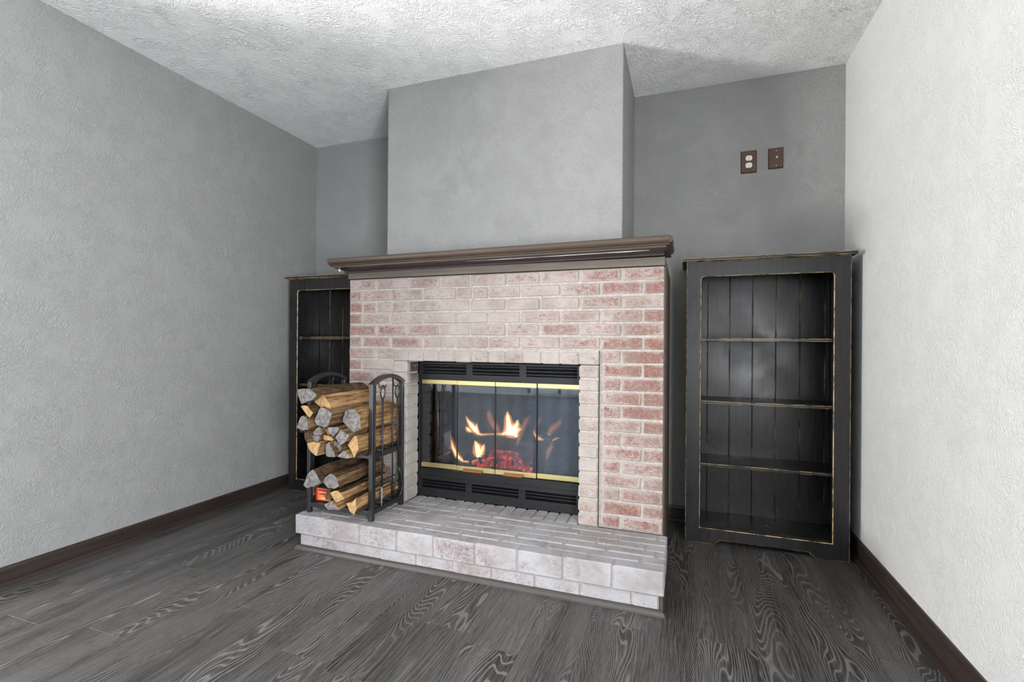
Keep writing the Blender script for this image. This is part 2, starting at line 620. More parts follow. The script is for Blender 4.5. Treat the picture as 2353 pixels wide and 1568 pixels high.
def disc(bm, c, r, y0, y1, seg=14, mi=0, sx=1.0, clip=None):
    pts = []
    for k in range(seg):
        a = 2 * math.pi * k / seg
        z = r * math.sin(a)
        if clip:
            z = max(-clip, min(clip, z))
        pts.append((c[0] + r * sx * math.cos(a), c[1] + z))
    prism(bm, pts, y0, y1, 'y', mi=mi)


# ------------------------------------------------------------ room shell
XL, XR, YB, ZC, YR = -2.723, 0.812, 3.058, 2.567, -4.4
bm = bmesh.new()
box(bm, -6.7, XR + 0.12, YR - 0.12, YB + 0.12, -0.12, -0.006)
floor = struct(finish('floor', bm, M['floor']))

# vinyl planks, laid front to back
PW, PL = 0.19, 1.22
end_at = {0: 1.85, -7: 1.287, -5: 1.598, 2: 2.27, -9: 1.447, -13: 2.314}
plank_mesh = {}
k0, k1 = math.floor((XL - 0.05) / PW), math.floor((XR - 0.05) / PW)
for k in range(k0, k1 + 1):
    x0, x1 = max(0.05 + PW * k, XL), min(0.05 + PW * (k + 1), XR)
    e = end_at.get(k, 0.9 + ((k * 0.618) % 1.0) * PL)
    ys = [e + PL * j for j in range(-6, 4)]
    for ya, yb in zip(ys, ys[1:]):
        ya, yb = max(ya, 0.0), min(yb, YB)
        if yb - ya < 0.02:
            continue
        w, l = x1 - x0, yb - ya
        key = (round(w, 3), round(l, 3))
        if key not in plank_mesh:
            bm = bmesh.new()
            box(bm, -w / 2 + 0.0004, w / 2 - 0.0004, -l / 2 + 0.0005, l / 2 - 0.0005, -0.006, 0.0)
            bevel_all(bm, 0.0005, 1, test=lambda ed: all(v.co.z > -0.001 for v in ed.verts))
            o = finish('plank', bm, M['floor'], floor)
            plank_mesh[key] = o.data
        else:
            o = bpy.data.objects.new('plank', plank_mesh[key])
            COL.objects.link(o)
            o.parent = floor
        o.location = ((x0 + x1) / 2, (ya + yb) / 2, 0)

bm = bmesh.new()
box(bm, -6.7, XR + 0.12, YR - 0.12, YB + 0.12, ZC, ZC + 0.1)
struct(finish('ceiling', bm, M['ceiling']))
bm = bmesh.new()
box(bm, XL, XR, YB, YB + 0.1, -0.006, ZC)
struct(finish('wall_back', bm, M['wall']))
XF = -6.6                                  # the room opens to the left; its far windows give the main light
LY0 = 1.12                                 # front end of the left wall
bm = bmesh.new()
box(bm, XL - 0.12, XL, LY0, YB + 0.1, -0.006, ZC)
bevel_all(bm, 0.004, 1)
struct(finish('wall_left', bm, M['wall']))
bm = bmesh.new()
box(bm, XF, XL - 0.12, 1.6, 1.7, -0.006, ZC)
struct(finish('wall_left_room', bm, M['wall']))


def wall_with_window(name, axis, p0, p1, a0, a1, w0, w1, z0, z1):
    bm = bmesh.new()
    for u0, u1, v0, v1 in ((a0, w0, -0.006, ZC), (w1, a1, -0.006, ZC), (w0, w1, z1, ZC), (w0, w1, -0.006, z0)):
        if axis == 'x':
            box(bm, p0, p1, u0, u1, v0, v1)
        else:
            box(bm, u0, u1, p0, p1, v0, v1)
    return struct(finish(name, bm, M['wall_lit']))


def window_frame(name, x0, x1, y0, y1, z0, z1, n):
    bm = bmesh.new()
    for u0, u1, v0, v1 in [(y0, y1, z0, z0 + 0.05), (y0, y1, z1 - 0.05, z1)] + [(y0 + (y1 - y0 - 0.05) * k / n, y0 + (y1 - y0 - 0.05) * k / n + 0.05, z0, z1) for k in range(n + 1)]:
        box(bm, x0, x1, u0, u1, v0, v1)
    return struct(finish(name, bm, M['frame_white']))


wall_with_window('wall_far_left', 'x', XF - 0.1, XF, YR, 1.7, FW[0], FW[1], FW[2], FW[3])
window_frame('window_1', XF - 0.06, XF - 0.02, *FW, 4)
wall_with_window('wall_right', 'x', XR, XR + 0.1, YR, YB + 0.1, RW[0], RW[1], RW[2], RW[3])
window_frame('fill_opening_frame', XR + 0.03, XR + 0.07, *RW, 2)  # unseen frame added around the fill lamp's opening
wall_with_window('wall_rear', 'y', YR - 0.1, YR, XF, XR, -2.95, -1.65, 0.05, 2.1)
bm = bmesh.new()
for u0, u1, v0, v1 in ((-2.95, -2.89, 0.05, 2.1), (-1.71, -1.65, 0.05, 2.1), (-2.95, -1.65, 0.05, 0.13), (-2.95, -1.65, 2.03, 2.1), (-2.33, -2.27, 0.05, 2.1)):
    box(bm, u0, u1, YR - 0.03, YR + 0.02, v0, v1)
struct(finish('door_1', bm, M['frame_white']))

# chimney breast above the mantel
CX0, CX1, CY = -1.684, -0.297, 2.484
bm = bmesh.new()
box(bm, CX0, CX1, CY, YB, 1.44, ZC)
bevel_all(bm, 0.006, 2, test=lambda e: abs(e.verts[0].co.z - e.verts[1].co.z) > 1)
struct(finish('wall_chimney', bm, M['wall']))


# baseboards
def baseboard(name, axis, a0, a1, wall, sgn, h, shoe=0.018):
    prof = [(0, 0), (shoe + 0.010, 0), (shoe + 0.009, shoe * 0.6), (0.017, shoe), (0.013, shoe + 0.001), (0.013, h - 0.010), (0.010, h - 0.002), (0.006, h), (0, h)]
    bm = bmesh.new()
    if axis == 'y':
        prism(bm, [(wall + sgn * p[0], p[1]) for p in prof], a0, a1, 'y')
    else:
        prism(bm, [(wall + sgn * p[0], p[1]) for p in prof], a0, a1, 'x')
    return struct(finish(name, bm, M['baseboard']))


baseboard('baseboard_left', 'y', LY0 - 0.01, 1.812, XL, 1, 0.080)
baseboard('baseboard_left', 'y', 1.8135, YB - 0.03, XL, 1, 0.080)
baseboard('baseboard_right', 'y', -1.5, YB - 0.03, XR, -1, 0.104)
baseboard('baseboard_back', 'x', XL + 0.03, -1.85, YB, -1, 0.084)
baseboard('baseboard_back', 'x', -0.078, XR - 0.03, YB, -1, 0.084)


# ------------------------------------------------------------ bricks
brick_cache = {}


def brick(parent, x0, x1, y0, y1, z0, z1, mat, joint=0.010):
    """one brick filling the given cell less half a joint on every side (front face stays at y0)"""
    h = joint / 2
    L, H, D = x1 - x0, z1 - z0, y1 - y0
    var = rnd.randrange(3)
    key = (round(L, 3), round(H, 3), round(D, 3), var, mat.name)
    if key not in brick_cache:
        rr = random.Random(hash(key[:4]) & 0xffff)
        bm = bmesh.new()
        v, _ = box(bm, -L / 2, L / 2, -D / 2, D / 2, -H / 2, H / 2)
        for q in v:
            q.co += Vector((rr.uniform(-1, 1) * 0.0018, 0.0 if q.co.y > 0 else rr.uniform(-1, 1) * 0.0018, rr.uniform(-1, 1) * 0.0018))
        bevel_all(bm, 0.0045, 1)
        me = bpy.data.meshes.new('brick')
        bmesh.ops.recalc_face_normals(bm, faces=bm.faces)
        bm.to_mesh(me)
        bm.free()
        me.materials.append(mat)
        brick_cache[key] = me
    o = bpy.data.objects.new('brick', brick_cache[key])
    COL.objects.link(o)
    o.parent = parent
    o.location = ((x0 + x1) / 2, (y0 + y1) / 2 + rnd.uniform(-1, 1) * 0.0012, (z0 + z1) / 2 + rnd.uniform(-1, 1) * 0.001)
    o.rotation_euler = (0, rnd.uniform(-1, 1) * 0.004, 0)
    return o


def jcell(parent, xa, xb, y0, y1, z0, z1, mat, jx=0.010, jz=0.010, jy=0.0):
    brick(parent, xa + jx / 2, xb - jx / 2, y0 + jy / 2, y1 - jy / 2, z0 + jz / 2, z1 - jz / 2, mat)


SX0, SX1, SY, SZT, HZ = -1.826, -0.084, 2.318, 1.407, 0.173
OX0, OX1, OZT = -1.430, -0.478, 0.943
fire = thing('brick_fireplace', 'whitewashed red brick fireplace surround standing on the raised hearth', 'fireplace', (0, 0, 0))
CH = 0.06495
A = [SX0, -1.636, -1.435, -1.237, -1.060, -0.858, -0.679, -0.480, -0.279, SX1]
B = [SX0, -1.735, -1.543, -1.343, -1.141, -1.048, -0.957, -0.780, -0.575, -0.377, -0.181, SX1]
B2 = [SX0, -1.735, -1.543, -1.343, -1.141, -0.957, -0.780, -0.575, -0.377, -0.181, SX1]
A3 = [SX0, -1.732, -1.636, -1.537, -1.435, -1.238, -1.060, -0.858, -0.677, -0.478, -0.277, SX1]
rows = {1: A, 2: B, 3: A3, 4: B2, 5: A, 6: B2}
FX0, FX1 = -1.524, -0.380          # outer edges of the projecting brick frame of the opening
for r in range(1, 20):
    zt = SZT - (r - 1) * CH
    zb = zt - CH
    if r <= 6:
        j = rows[r]
        for a, b in zip(j, j[1:]):
            jcell(fire, a, b, SY, SY + 0.045, zb, zt, M['brick'])
    else:
        odd = r % 2 == 1
        rt = [FX1 + 0.013, -0.279 if odd else -0.181, SX1]
        lf = [SX0, -1.636, FX0 - 0.003] if odd else [SX0, -1.735, FX0 - 0.003]
        for j in (lf, rt):
            for a, b in zip(j, j[1:]):
                jcell(fire, a, b, SY, SY + 0.045, zb, zt, M['brick'])
# header row over the opening and the two jamb columns, a little proud of the field
nh = 12
for i in range(nh):
    a, b = FX0 + (FX1 - FX0) * i / nh, FX0 + (FX1 - FX0) * (i + 1) / nh
    jcell(fire, a, b, SY - 0.009, SY + 0.110, OZT, OZT + 0.066, M['brick_frame'], 0.006, 0.006)
nj = 12
for i in range(nj):
    za, zb = HZ + (OZT - HZ) * i / nj, HZ + (OZT - HZ) * (i + 1) / nj
    jcell(fire, FX0, OX0 + 0.004, SY - 0.009, SY + 0.115, za, zb, M['brick_frame'])
    jcell(fire, OX1 - 0.004, FX1, SY - 0.009, SY + 0.115, za, zb, M['brick_frame'])
bm = bmesh.new()
my0 = SY + 0.0055
box(bm, SX0 + 0.005, FX0, my0, SY + 0.10, HZ, SZT - 0.002)
box(bm, FX1, SX1 - 0.005, my0, SY + 0.10, HZ, SZT - 0.002)
box(bm, FX0, FX1, my0, SY + 0.10, OZT + 0.07, SZT - 0.002)
box(bm, FX0 + 0.004, OX0 - 0.006, SY - 0.003, SY + 0.112, HZ, OZT)
box(bm, OX1 + 0.006, FX1 - 0.004, SY - 0.003, SY + 0.112, HZ, OZT)
box(bm, FX0 + 0.004, FX1 - 0.004, SY - 0.003, SY + 0.108, OZT + 0.006, OZT + 0.070)
finish('mortar', bm, M['mortar'], fire)
for x0, x1 in ((SX0, SX0 + 0.012), (SX1 - 0.010, SX1 + 0.002)):
    finish('side_panel', bbox(x0, x1, SY + 0.05, YB - 0.001, 0.0, 1.446, 0.002), M['side'], fire)
finish('lintel', bbox(SX0 + 0.012, SX1 - 0.010, SY + 0.115, YB - 0.001, SZT - 0.03, 1.439, 0), M['side'], fire)

# ------------------------------------------------------------ raised hearth
hearth = thing('brick_hearth', 'low raised hearth of greyish whitewashed brick in front of the fireplace', 'hearth')
HX0, HX1, HY = -1.850, -0.062, 1.938
front = [HX0, -1.663, -1.457, -1.249, -1.056, -0.852, -0.657, -0.458, -0.260, HX1]
half = [HX0, -1.755, -1.560, -1.352, -1.152, -0.954, -0.754, -0.557, -0.359, -0.160, HX1]
third = [HX0, -1.70, -1.50, -1.297, -1.09, -0.90, -0.70, -0.50, -0.30, -0.105, HX1]
pats = [front, half, third, half, front, third]
rd = (SY - HY) / 6
for i in range(6):
    j = list(pats[i])
    for q in range(1, len(j) - 1):
        if i:
            j[q] += rnd.uniform(-0.012, 0.012)
    for a, b in zip(j, j[1:]):
        y0 = HY + rd * i
        brick(hearth, a + 0.0045, b - 0.0045, y0 + (0 if i == 0 else 0.0025), y0 + rd - 0.0025, 0.078, HZ, M['brick_hearth'])
nx = 16
for i in range(nx):
    a, b = OX0 + (OX1 - OX0) * i / nx, OX0 + (OX1 - OX0) * (i + 1) / nx
    brick(hearth, a + 0.003, b - 0.003, SY + 0.003, SY + 0.122, 0.09, HZ - 0.001, M['brick_hearth'])
LX0, LX1 = -1.832, -0.082
low = [LX0, -1.757, -1.554, -1.352, -1.156, -0.964, -0.780, -0.584, -0.389, -0.187, LX1]
for a, b in zip(low, low[1:]):
    brick(hearth, a + 0.005, b - 0.005, HY + 0.017, HY + 0.10, 0.008, 0.070, M['brick_hearth'])
bm = bmesh.new()
box(bm, LX0 + 0.004, LX1 - 0.004, HY + 0.022, 2.44, 0.0, 0.166)
box(bm, HX0 + 0.004, HX1 - 0.004, HY + 0.006, SY, 0.082, 0.1695)
finish('mortar', bm, M['mortar'], hearth)
bm = bmesh.new()
box(bm, LX1 - 0.004, LX1 + 0.010, HY + 0.03, SY + 0.05, 0.0, 0.078)
finish('side_panel', bm, M['side'], hearth)
bm = bmesh.new()
qr = [(HY + 0.017, 0.0)] + [(HY + 0.017 - 0.020 * math.cos(a), 0.022 * math.sin(a)) for a in [math.pi / 2 * k / 6 for k in range(7)]]
prism(bm, qr, HX0 + 0.004, HX1 - 0.001, 'x')
for v in bm.verts:                       # mitred ends
    d = HY + 0.017 - v.co.y
    v.co.x += (0.018 - d) * (1 if v.co.x < -1 else -1)
finish('shoe_molding', bm, M['shoe'], hearth)

# ------------------------------------------------------------ mantel
mantel = thing('mantel_shelf', 'long taupe-brown wooden mantel shelf with rounded nosing across the top of the brick', 'mantel', (-0.96, 2.318, 1.466))
mo = Vector((0.96, -2.318, -1.466))


def mfinish(name, bm, mat, parent=mantel, tilt=True, own=mo):
    for v in bm.verts:
        if tilt:
            v.co.z += 0.0062 * (v.co.x + 0.96)
        v.co += own
    return finish(name, bm, mat, parent)


def slab(prof, x0, x1, ends, y_ref):
    """profile (y, z) run along x; its ends step in as far as the front does, as a returned molding"""
    bm = bmesh.new()
    prism(bm, prof, x0, x1, 'x')
    ymin = min(p[0] for p in prof)
    for v in bm.verts:
        if v.co.y < y_ref:
            d = v.co.y - ymin
            v.co.x += d if v.co.x < (x0 + x1) / 2 else -d
    return bm


MY, MT = 2.165, 1.512
nose = [(MY + 0.016 + 0.016 * -math.cos(a), MT - 0.016 + 0.016 * math.sin(a)) for a in [math.pi / 2 - math.pi * k / 8 for k in range(9)]]
MX0, MX1 = -1.868, -0.047
bm = bmesh.new()
prism(bm, [(CY - 0.004, MT)] + nose + [(CY - 0.004, MT - 0.032)], MX0 + 0.016, MX1 - 0.016, 'x')
for sx, xx in ((-1, MX0 + 0.016), (1, MX1 - 0.016)):      # rounded ends
    ring = [(xx - 0.0005 * sx - sx * 0.016 * -math.cos(a) * 1.0, MT - 0.016 + 0.016 * math.sin(a)) for a in [math.pi / 2 - math.pi * k / 8 for k in range(9)]]
    ring = [(xx + sx * 0.016 * math.cos(a), MT - 0.016 + 0.016 * math.sin(a)) for a in [math.pi / 2 - math.pi * k / 8 for k in range(9)]]
    prism(bm, ring, MY + 0.012, CY - 0.004, 'y')
mfinish('shelf_board', bm, M['mantel'])
mfinish('bed_molding', slab([(CY - 0.004, 1.480), (MY + 0.018, 1.480), (MY + 0.016, 1.476), (MY + 0.018, 1.472), (MY + 0.030, 1.4715), (MY + 0.030, 1.464), (CY - 0.004, 1.464)], MX0 + 0.014, MX1 - 0.014, True, CY - 0.01), M['mantel'])
cp = [(2.330, 1.447), (2.301, 1.447), (2.297, 1.4495), (2.297, 1.4535), (2.301, 1.456), (2.296, 1.459), (2.280, 1.463), (2.262, 1.469), (2.252, 1.478), (2.252, 1.484), (2.330, 1.484)]
mfinish('crown_molding', slab(cp, SX0 - 0.016, SX1 - 0.004, False, 2.2), M['crown'])
mfinish('frieze_board', bbox(SX0, SX1, 2.310, 2.372, 1.409, 1.4475, 0.0015), M['frieze'], tilt=False)
bm = bmesh.new()
tube(bm, [(-1.05 + 0.1 * i, 2.249, 1.464 + 0.0006 * math.sin(i * 2.1)) for i in range(10)], [0.0005, 0.001, 0.0012, 0.0014, 0.0012, 0.0016, 0.0018, 0.002, 0.0022, 0.001], 6)
cb = mfinish('caulk_bead', bm, M['caulk'])
cb['label'] = 'white caulk line under the shelf'
bm = bmesh.new()
tube(bm, [(SX0 - 0.013, 2.262, 1.452), (SX0 - 0.015, 2.252, 1.458), (SX0 - 0.013, 2.25, 1.464)], [0.003, 0.006, 0.004], 8)
mfinish('caulk_bead', bm, M['caulk'])

# ------------------------------------------------------------ firebox insert
IY = 2.435
ins = thing('fireplace_insert', 'black steel fireplace insert with brass-trimmed folding glass doors', 'fireplace insert', (-0.954, IY, HZ))
io = Vector((0.954, -IY, -HZ))


def ifin(name, bm, mat, parent=ins, smooth=False, own=io):
    for v in bm.verts:
        v.co += own
    return finish(name, bm, mat, parent, smooth=smooth)


IX0, IX1 = -1.428, -0.480
groups = [(-1.404, -1.133), (-1.095, -0.823), (-0.785, -0.512)]


def louver_panel(z0, z1, s0, s1, yf, name):
    bm = bmesh.new()
    xs = [IX0] + [q for g_ in groups for q in g_] + [IX1]
    box(bm, IX0, IX1, yf, yf + 0.02, z0, s0)
    box(bm, IX0, IX1, yf, yf + 0.02, s1, z1)
    for i in range(0, len(xs), 2):
        box(bm, xs[i], xs[i + 1], yf, yf + 0.02, s0, s1)
    return ifin(name, bm, M['insert'])


up = louver_panel(0.846, 0.936, 0.870, 0.925, IY, 'upper_panel')
lowp = louver_panel(0.175, 0.332, 0.223, 0.272, IY, 'lower_panel')
for (z0, z1, n, tilt, par) in ((0.870, 0.925, 3, 0.008, up), (0.223, 0.272, 3, -0.010, lowp)):
    for a, b in groups:
        for k in range(n):
            zc = z0 + (z1 - z0) * (k + 0.72) / n
            bm = bmesh.new()
            prism(bm, [(IY + 0.001, zc - tilt / 2 - 0.002), (IY + 0.001, zc - tilt / 2 + 0.003), (IY + 0.016, zc + tilt + 0.004), (IY + 0.016, zc + tilt - 0.001)], a, b, 'x')
            ifin('louver_slat', bm, M['insert'], par)
bm = bmesh.new()
box(bm, IX0, IX1, IY - 0.003, IY + 0.002, 0.290, 0.293)
box(bm, IX0, IX1, IY - 0.004, IY + 0.002, 0.329, 0.334)
ifin('ledge', bm, M['insert'])
bm = bmesh.new()
box(bm, IX0, IX0 + 0.012, IY - 0.004, IY + 0.03, HZ, 0.94)
box(bm, IX1 - 0.012, IX1, IY - 0.004, IY + 0.03, HZ, 0.94)
box(bm, IX0, IX1, IY + 0.004, IY + 0.03, 0.834, 0.850)
ifin('outer_frame', bm, M['insert'])
# firebox shell (open in front) with sloped sides
bm = bmesh.new()
F0, F1 = IX0 + 0.012, IX1 - 0.012
K0, K1, KY = F0 + 0.13, F1 - 0.13, 2.93
zf, zt = 0.315, 0.845
P = lambda x, y, z: bm.verts.new((x, y, z))
fa, fb, fc, fd = P(F0, IY + 0.02, zf), P(K0, KY, zf), P(K1, KY, zf), P(F1, IY + 0.02, zf)
ta, tb, tc, td = P(F0, IY + 0.02, zt), P(K0, KY, zt), P(K1, KY, zt), P(F1, IY + 0.02, zt)
for q in ((fa, fb, fc, fd), (ta, td, tc, tb), (fa, ta, tb, fb), (fb, tb, tc, fc), (fc, tc, td, fd)):
    bm.faces.new(q)
r_ = bmesh.ops.solidify(bm, geom=bm.faces[:], thickness=0.01)
ifin('firebox', bm, M['refractory'])
for z0, z1 in ((0.178, 0.305), (0.857, 0.934)):
    bm = bmesh.new()
    box(bm, IX0 + 0.012, IX1 - 0.012, IY + 0.021, IY + 0.10, z0, z1)
    ifin('air_chamber', bm, M['dark'])
bm = bmesh.new()
tube(bm, [(-1.336, IY + 0.055, 0.34), (-1.336, IY + 0.055, 0.83)], 0.0045, 6)
ifin('screen_post', bm, M['steel'])['label'] = 'pale metal rod at the edge of the mesh curtain'
# wire mesh curtain, gently pleated
bm = bmesh.new()
N = 70
prev = None
for i in range(N + 1):
    x = -1.325 + (0.815) * i / N
    y = IY + 0.055 + 0.006 * math.sin(x * 2 * math.pi / 0.085)
    cur = (bm.verts.new((x, y, 0.335)), bm.verts.new((x, y, 0.832)))
    if prev:
        bm.faces.new((prev[0], cur[0], cur[1], prev[1]))
    prev = cur
ifin('mesh_curtain', bm, M['screen'], smooth=True)['label'] = 'woven wire mesh spark curtain'
# folding glass doors
dx = [-1.414, -1.187, -0.958, -0.724, -0.492]
for i, (a, b) in enumerate(zip(dx, dx[1:])):
    yo = (0.0, -0.006, -0.006, 0.0)[i]
    d = bbox(a + 0.0015, b - 0.0015, IY + 0.001 + yo, IY + 0.012 + yo, 0.812, 0.838, 0.002)
    door = ifin('door', d, M['brass'])
    ifin('bottom_rail', bbox(a + 0.0015, b - 0.0015, IY + 0.001 + yo, IY + 0.012 + yo, 0.338, 0.365, 0.002), M['brass'], door)
    bm = bmesh.new()
    box(bm, a + 0.002, b - 0.002, IY + 0.005 + yo, IY + 0.009 + yo, 0.365, 0.812)
    ifin('pane', bm, M['glass'], door)
    for x0 in (a + 0.0005, b - 0.0035):
        bm = bmesh.new()
        box(bm, x0, x0 + 0.003, IY + 0.002 + yo, IY + 0.011 + yo, 0.365, 0.812)
        ifin('edge_strip', bm, M['insert'], door)
    if i in (1, 2):
        hx0, hx1 = ((-1.139, -1.031), (-0.901, -0.797))[i - 1]
        bm = bmesh.new()
        prism(bm, [(IY - 0.006 + yo - 0.001, 0.336)] + [(IY + 0.0 + yo - 0.020 * math.sin(t), 0.345 - 0.010 * math.cos(t)) for t in [math.pi * k / 6 for k in range(7)]], hx0, hx1, 'x')
        ifin('handle', bm, M['handle'], door)['label'] = 'brown wooden handle on the bottom brass rail'


# ------------------------------------------------------------ the fire
def log_mesh(poly, y0, y1, mats, bark_edges=(), seed=0, rough=0.003, twist=0.0, taper=0.0, stations=7, drift=(0, 0)):
    """split log: polygon (x, z) at the front end y0 run back to y1; every edge is cut up and roughened"""
    rr = random.Random(seed)
    cx = sum(p[0] for p in poly) / len(poly)
    cz = sum(p[1] for p in poly) / len(poly)
    per = []
    for i, p in enumerate(poly):
        q = poly[(i + 1) % len(poly)]
        n = max(1, int(math.hypot(q[0] - p[0], q[1] - p[1]) / 0.018))
        for k in range(n):
            t = k / n
            per.append((p[0] + (q[0] - p[0]) * t - cx, p[1] + (q[1] - p[1]) * t - cz, i in bark_edges))
    bm = bmesh.new()
    rings = []
    yc = (y0 + y1) / 2
    for s in range(stations):
        t = s / (stations - 1)
        y = y0 + (y1 - y0) * t
        a = twist * t
        sc = 1.0 - taper * t
        ring = []
        for k, (u, w, bk) in enumerate(per):
            j = rough * (0.25 if s == 0 else 1.0)
            n1 = mnoise.noise(Vector((u * 34 + seed, w * 34, y * 7 + seed * 2))) * j * 2 + mnoise.noise(Vector((u * 110 + seed, w * 110, y * 16))) * j * 1.1
            L = math.hypot(u, w) or 1
            uu, ww = u * (1 + n1 / L) * sc, w * (1 + n1 / L) * sc
            ring.append(bm.verts.new((uu * math.cos(a) - ww * math.sin(a) + drift[0] * t, y - yc + (rr.uniform(-1, 1) * 0.004 if s in (0, stations - 1) else 0),
                                      uu * math.sin(a) + ww * math.cos(a) + drift[1] * t)))
        rings.append(ring)
    n = len(per)
    for r0, r1 in zip(rings, rings[1:]):
        for k in range(n):
            f = bm.faces.new((r0[k], r0[(k + 1) % n], r1[(k + 1) % n], r1[k]))
            f.material_index = 2 if per[k][2] else 0
    for ring, yy in ((rings[0], y0 - yc - 0.002), (rings[-1], y1 - yc)):
        c = bm.verts.new((0 if ring is rings[0] else drift[0], yy, 0 if ring is rings[0] else drift[1]))
        for k in range(n):
            bm.faces.new((ring[k], ring[(k + 1) % n], c)).material_index = 1
    return bm, (cx, yc, cz)


def round_poly(cx, cz, rx, rz, n=10, seed=0):
    rr = random.Random(seed)
    return [(cx + rx * math.cos(2 * math.pi * k / n) * rr.uniform(0.85, 1.1), cz + rz * math.sin(2 * math.pi * k / n) * rr.uniform(0.85, 1.1)) for k in range(n)]


def xlog(name, x0, x1, y, z, ry, rz, mat, seed, ang=0.0, endmat=None):
    bm, _ = log_mesh(round_poly(0, 0, ry, rz, 10, seed), 0, x1 - x0, None, seed=seed, rough=0.006, stations=9)
    o = finish(name, bm, [mat, endmat or mat, mat])
    o.location = ((x0 + x1) / 2, y, z)
    o.rotation_euler = (0, ang, -math.pi / 2)
    return o


gr = thing('fire_grate', 'dark iron grate under the burning logs in the firebox', 'grate', (-0.95, 2.68, 0.316))
for k in range(6):
    bm = bmesh.new()
    x = -0.25 + 0.1 * k
    tube(bm, [(x, -0.13, 0.075), (x, -0.12, 0.05), (x, 0.12, 0.05), (x, 0.13, 0.085)], 0.007, 6)
    finish('bar', bm, M['dark'], gr)
for k in (-0.22, 0.22):
    bm = bmesh.new()
    tube(bm, [(k, -0.10, 0.0), (k, -0.10, 0.045), (k, 0.10, 0.045), (k, 0.10, 0.0)], 0.007, 6)
    finish('leg', bm, M['dark'], gr)
bm = bmesh.new()
rr = random.Random(3)
for k in range(130):
    r2 = abs(rr.gauss(0, 0.12))
    x, y = -0.99 + rr.gauss(0, 0.09), 2.64 + rr.gauss(0, 0.045)
    mtx = Matrix.Translation((x, y, 0.322 + max(0, 0.095 - abs(x + 1.0) * 0.45) * rr.random())) @ Matrix.Rotation(rr.random() * 6, 4, 'Z') @ Matrix.Rotation(rr.random() * 3, 4, 'X') @ Matrix.Diagonal((rr.uniform(0.6, 1.4), rr.uniform(0.6, 1.2), rr.uniform(0.5, 0.9), 1))
    bmesh.ops.create_icosphere(bm, subdivisions=1, radius=rr.uniform(0.012, 0.022), matrix=mtx)
eb = tag(finish('ember_bed', bm, M['ember']), 'heap of glowing red embers under the burning logs', 'embers')
eb['kind'] = 'stuff'
tag(xlog('burning_log', -1.16, -0.915, 2.70, 0.468, 0.042, 0.034, M['char'], 11, -0.03), 'charred log lying on top of the fire with flames along it', 'log', 'burning logs')
tag(xlog('burning_log', -1.30, -1.12, 2.70, 0.392, 0.042, 0.046, M['char'], 12, 0.04), 'blackened log at the left side of the fire beneath the tall flames', 'log', 'burning logs')
tag(xlog('burning_log', -0.925, -0.66, 2.72, 0.408, 0.05, 0.060, M['char'], 13, -0.06), 'black log at the right side of the fire behind the glass', 'log', 'burning logs')
tag(xlog('burning_log', -1.06, -0.905, 2.63, 0.385, 0.036, 0.038, M['ember'], 14, 0.05), 'red glowing log end in the middle of the embers', 'log', 'burning logs')

FY = 2.655
fl = thing('fire', 'yellow and orange flames licking over the logs inside the firebox', 'flames', (-0.99, FY, 0.36))


def flame(paths, kind, depth=0.6, dy=0.0):
    bm = bmesh.new()
    for pts, rad in paths:
        tube(bm, [(p[0] + 0.99, dy, p[1] - 0.36) for p in pts], rad, 8, depth, normal=(0, 1, 0))
    return finish('flame', bm, M[kind], fl, smooth=True)


def fl2(pts, rad, k=1.9):
    """bright core inside a wider orange sheath"""
    flame([(pts, rad)], 'flame_core', 0.7)
    flame([(pts, [r * k + 0.002 for r in rad])], 'flame_outer', 0.7)


fl2([(-1.331, 0.455), (-1.323, 0.413), (-1.296, 0.365), (-1.258, 0.337), (-1.224, 0.331), (-1.187, 0.337), (-1.151, 0.352)], [0.002, 0.008, 0.010, 0.008, 0.004, 0.003, 0.002])
fl2([(-1.176, 0.462), (-1.160, 0.430), (-1.152, 0.396), (-1.150, 0.362)], [0.003, 0.016, 0.020, 0.012])
fl2([(-1.114, 0.448), (-1.122, 0.425), (-1.134, 0.385)], [0.002, 0.009, 0.012])
fl2([(-1.239, 0.612), (-1.222, 0.580), (-1.201, 0.554), (-1.176, 0.527), (-1.151, 0.505), (-1.130, 0.499)], [0.001, 0.007, 0.013, 0.014, 0.008, 0.003])
fl2([(-1.236, 0.540), (-1.221, 0.525), (-1.200, 0.511)], [0.004, 0.010, 0.005])
fl2([(-1.160, 0.570), (-1.168, 0.545), (-1.166, 0.515)], [0.001, 0.007, 0.010])
fl2([(-1.134, 0.500), (-1.085, 0.507), (-1.040, 0.510), (-0.992, 0.514)], [0.004, 0.003, 0.003, 0.006], 2.5)
fl2([(-0.970, 0.650), (-0.967, 0.615), (-0.961, 0.570), (-0.949, 0.528)], [0.002, 0.012, 0.017, 0.028])
fl2([(-0.905, 0.604), (-0.909, 0.580), (-0.923, 0.552), (-0.927, 0.520)], [0.003, 0.011, 0.018, 0.014])
fl2([(-1.000, 0.512), (-0.957, 0.526), (-0.925, 0.524), (-0.909, 0.502)], [0.004, 0.018, 0.018, 0.008])
fl2([(-0.880, 0.552), (-0.896, 0.548), (-0.912, 0.536)], [0.002, 0.007, 0.008])
fl2([(-0.808, 0.558), (-0.803, 0.528), (-0.781, 0.504), (-0.748, 0.497)], [0.001, 0.004, 0.006, 0.002], 2.6)
fl2([(-0.656, 0.519), (-0.676, 0.510), (-0.696, 0.500)], [0.001, 0.003, 0.002], 2.6)
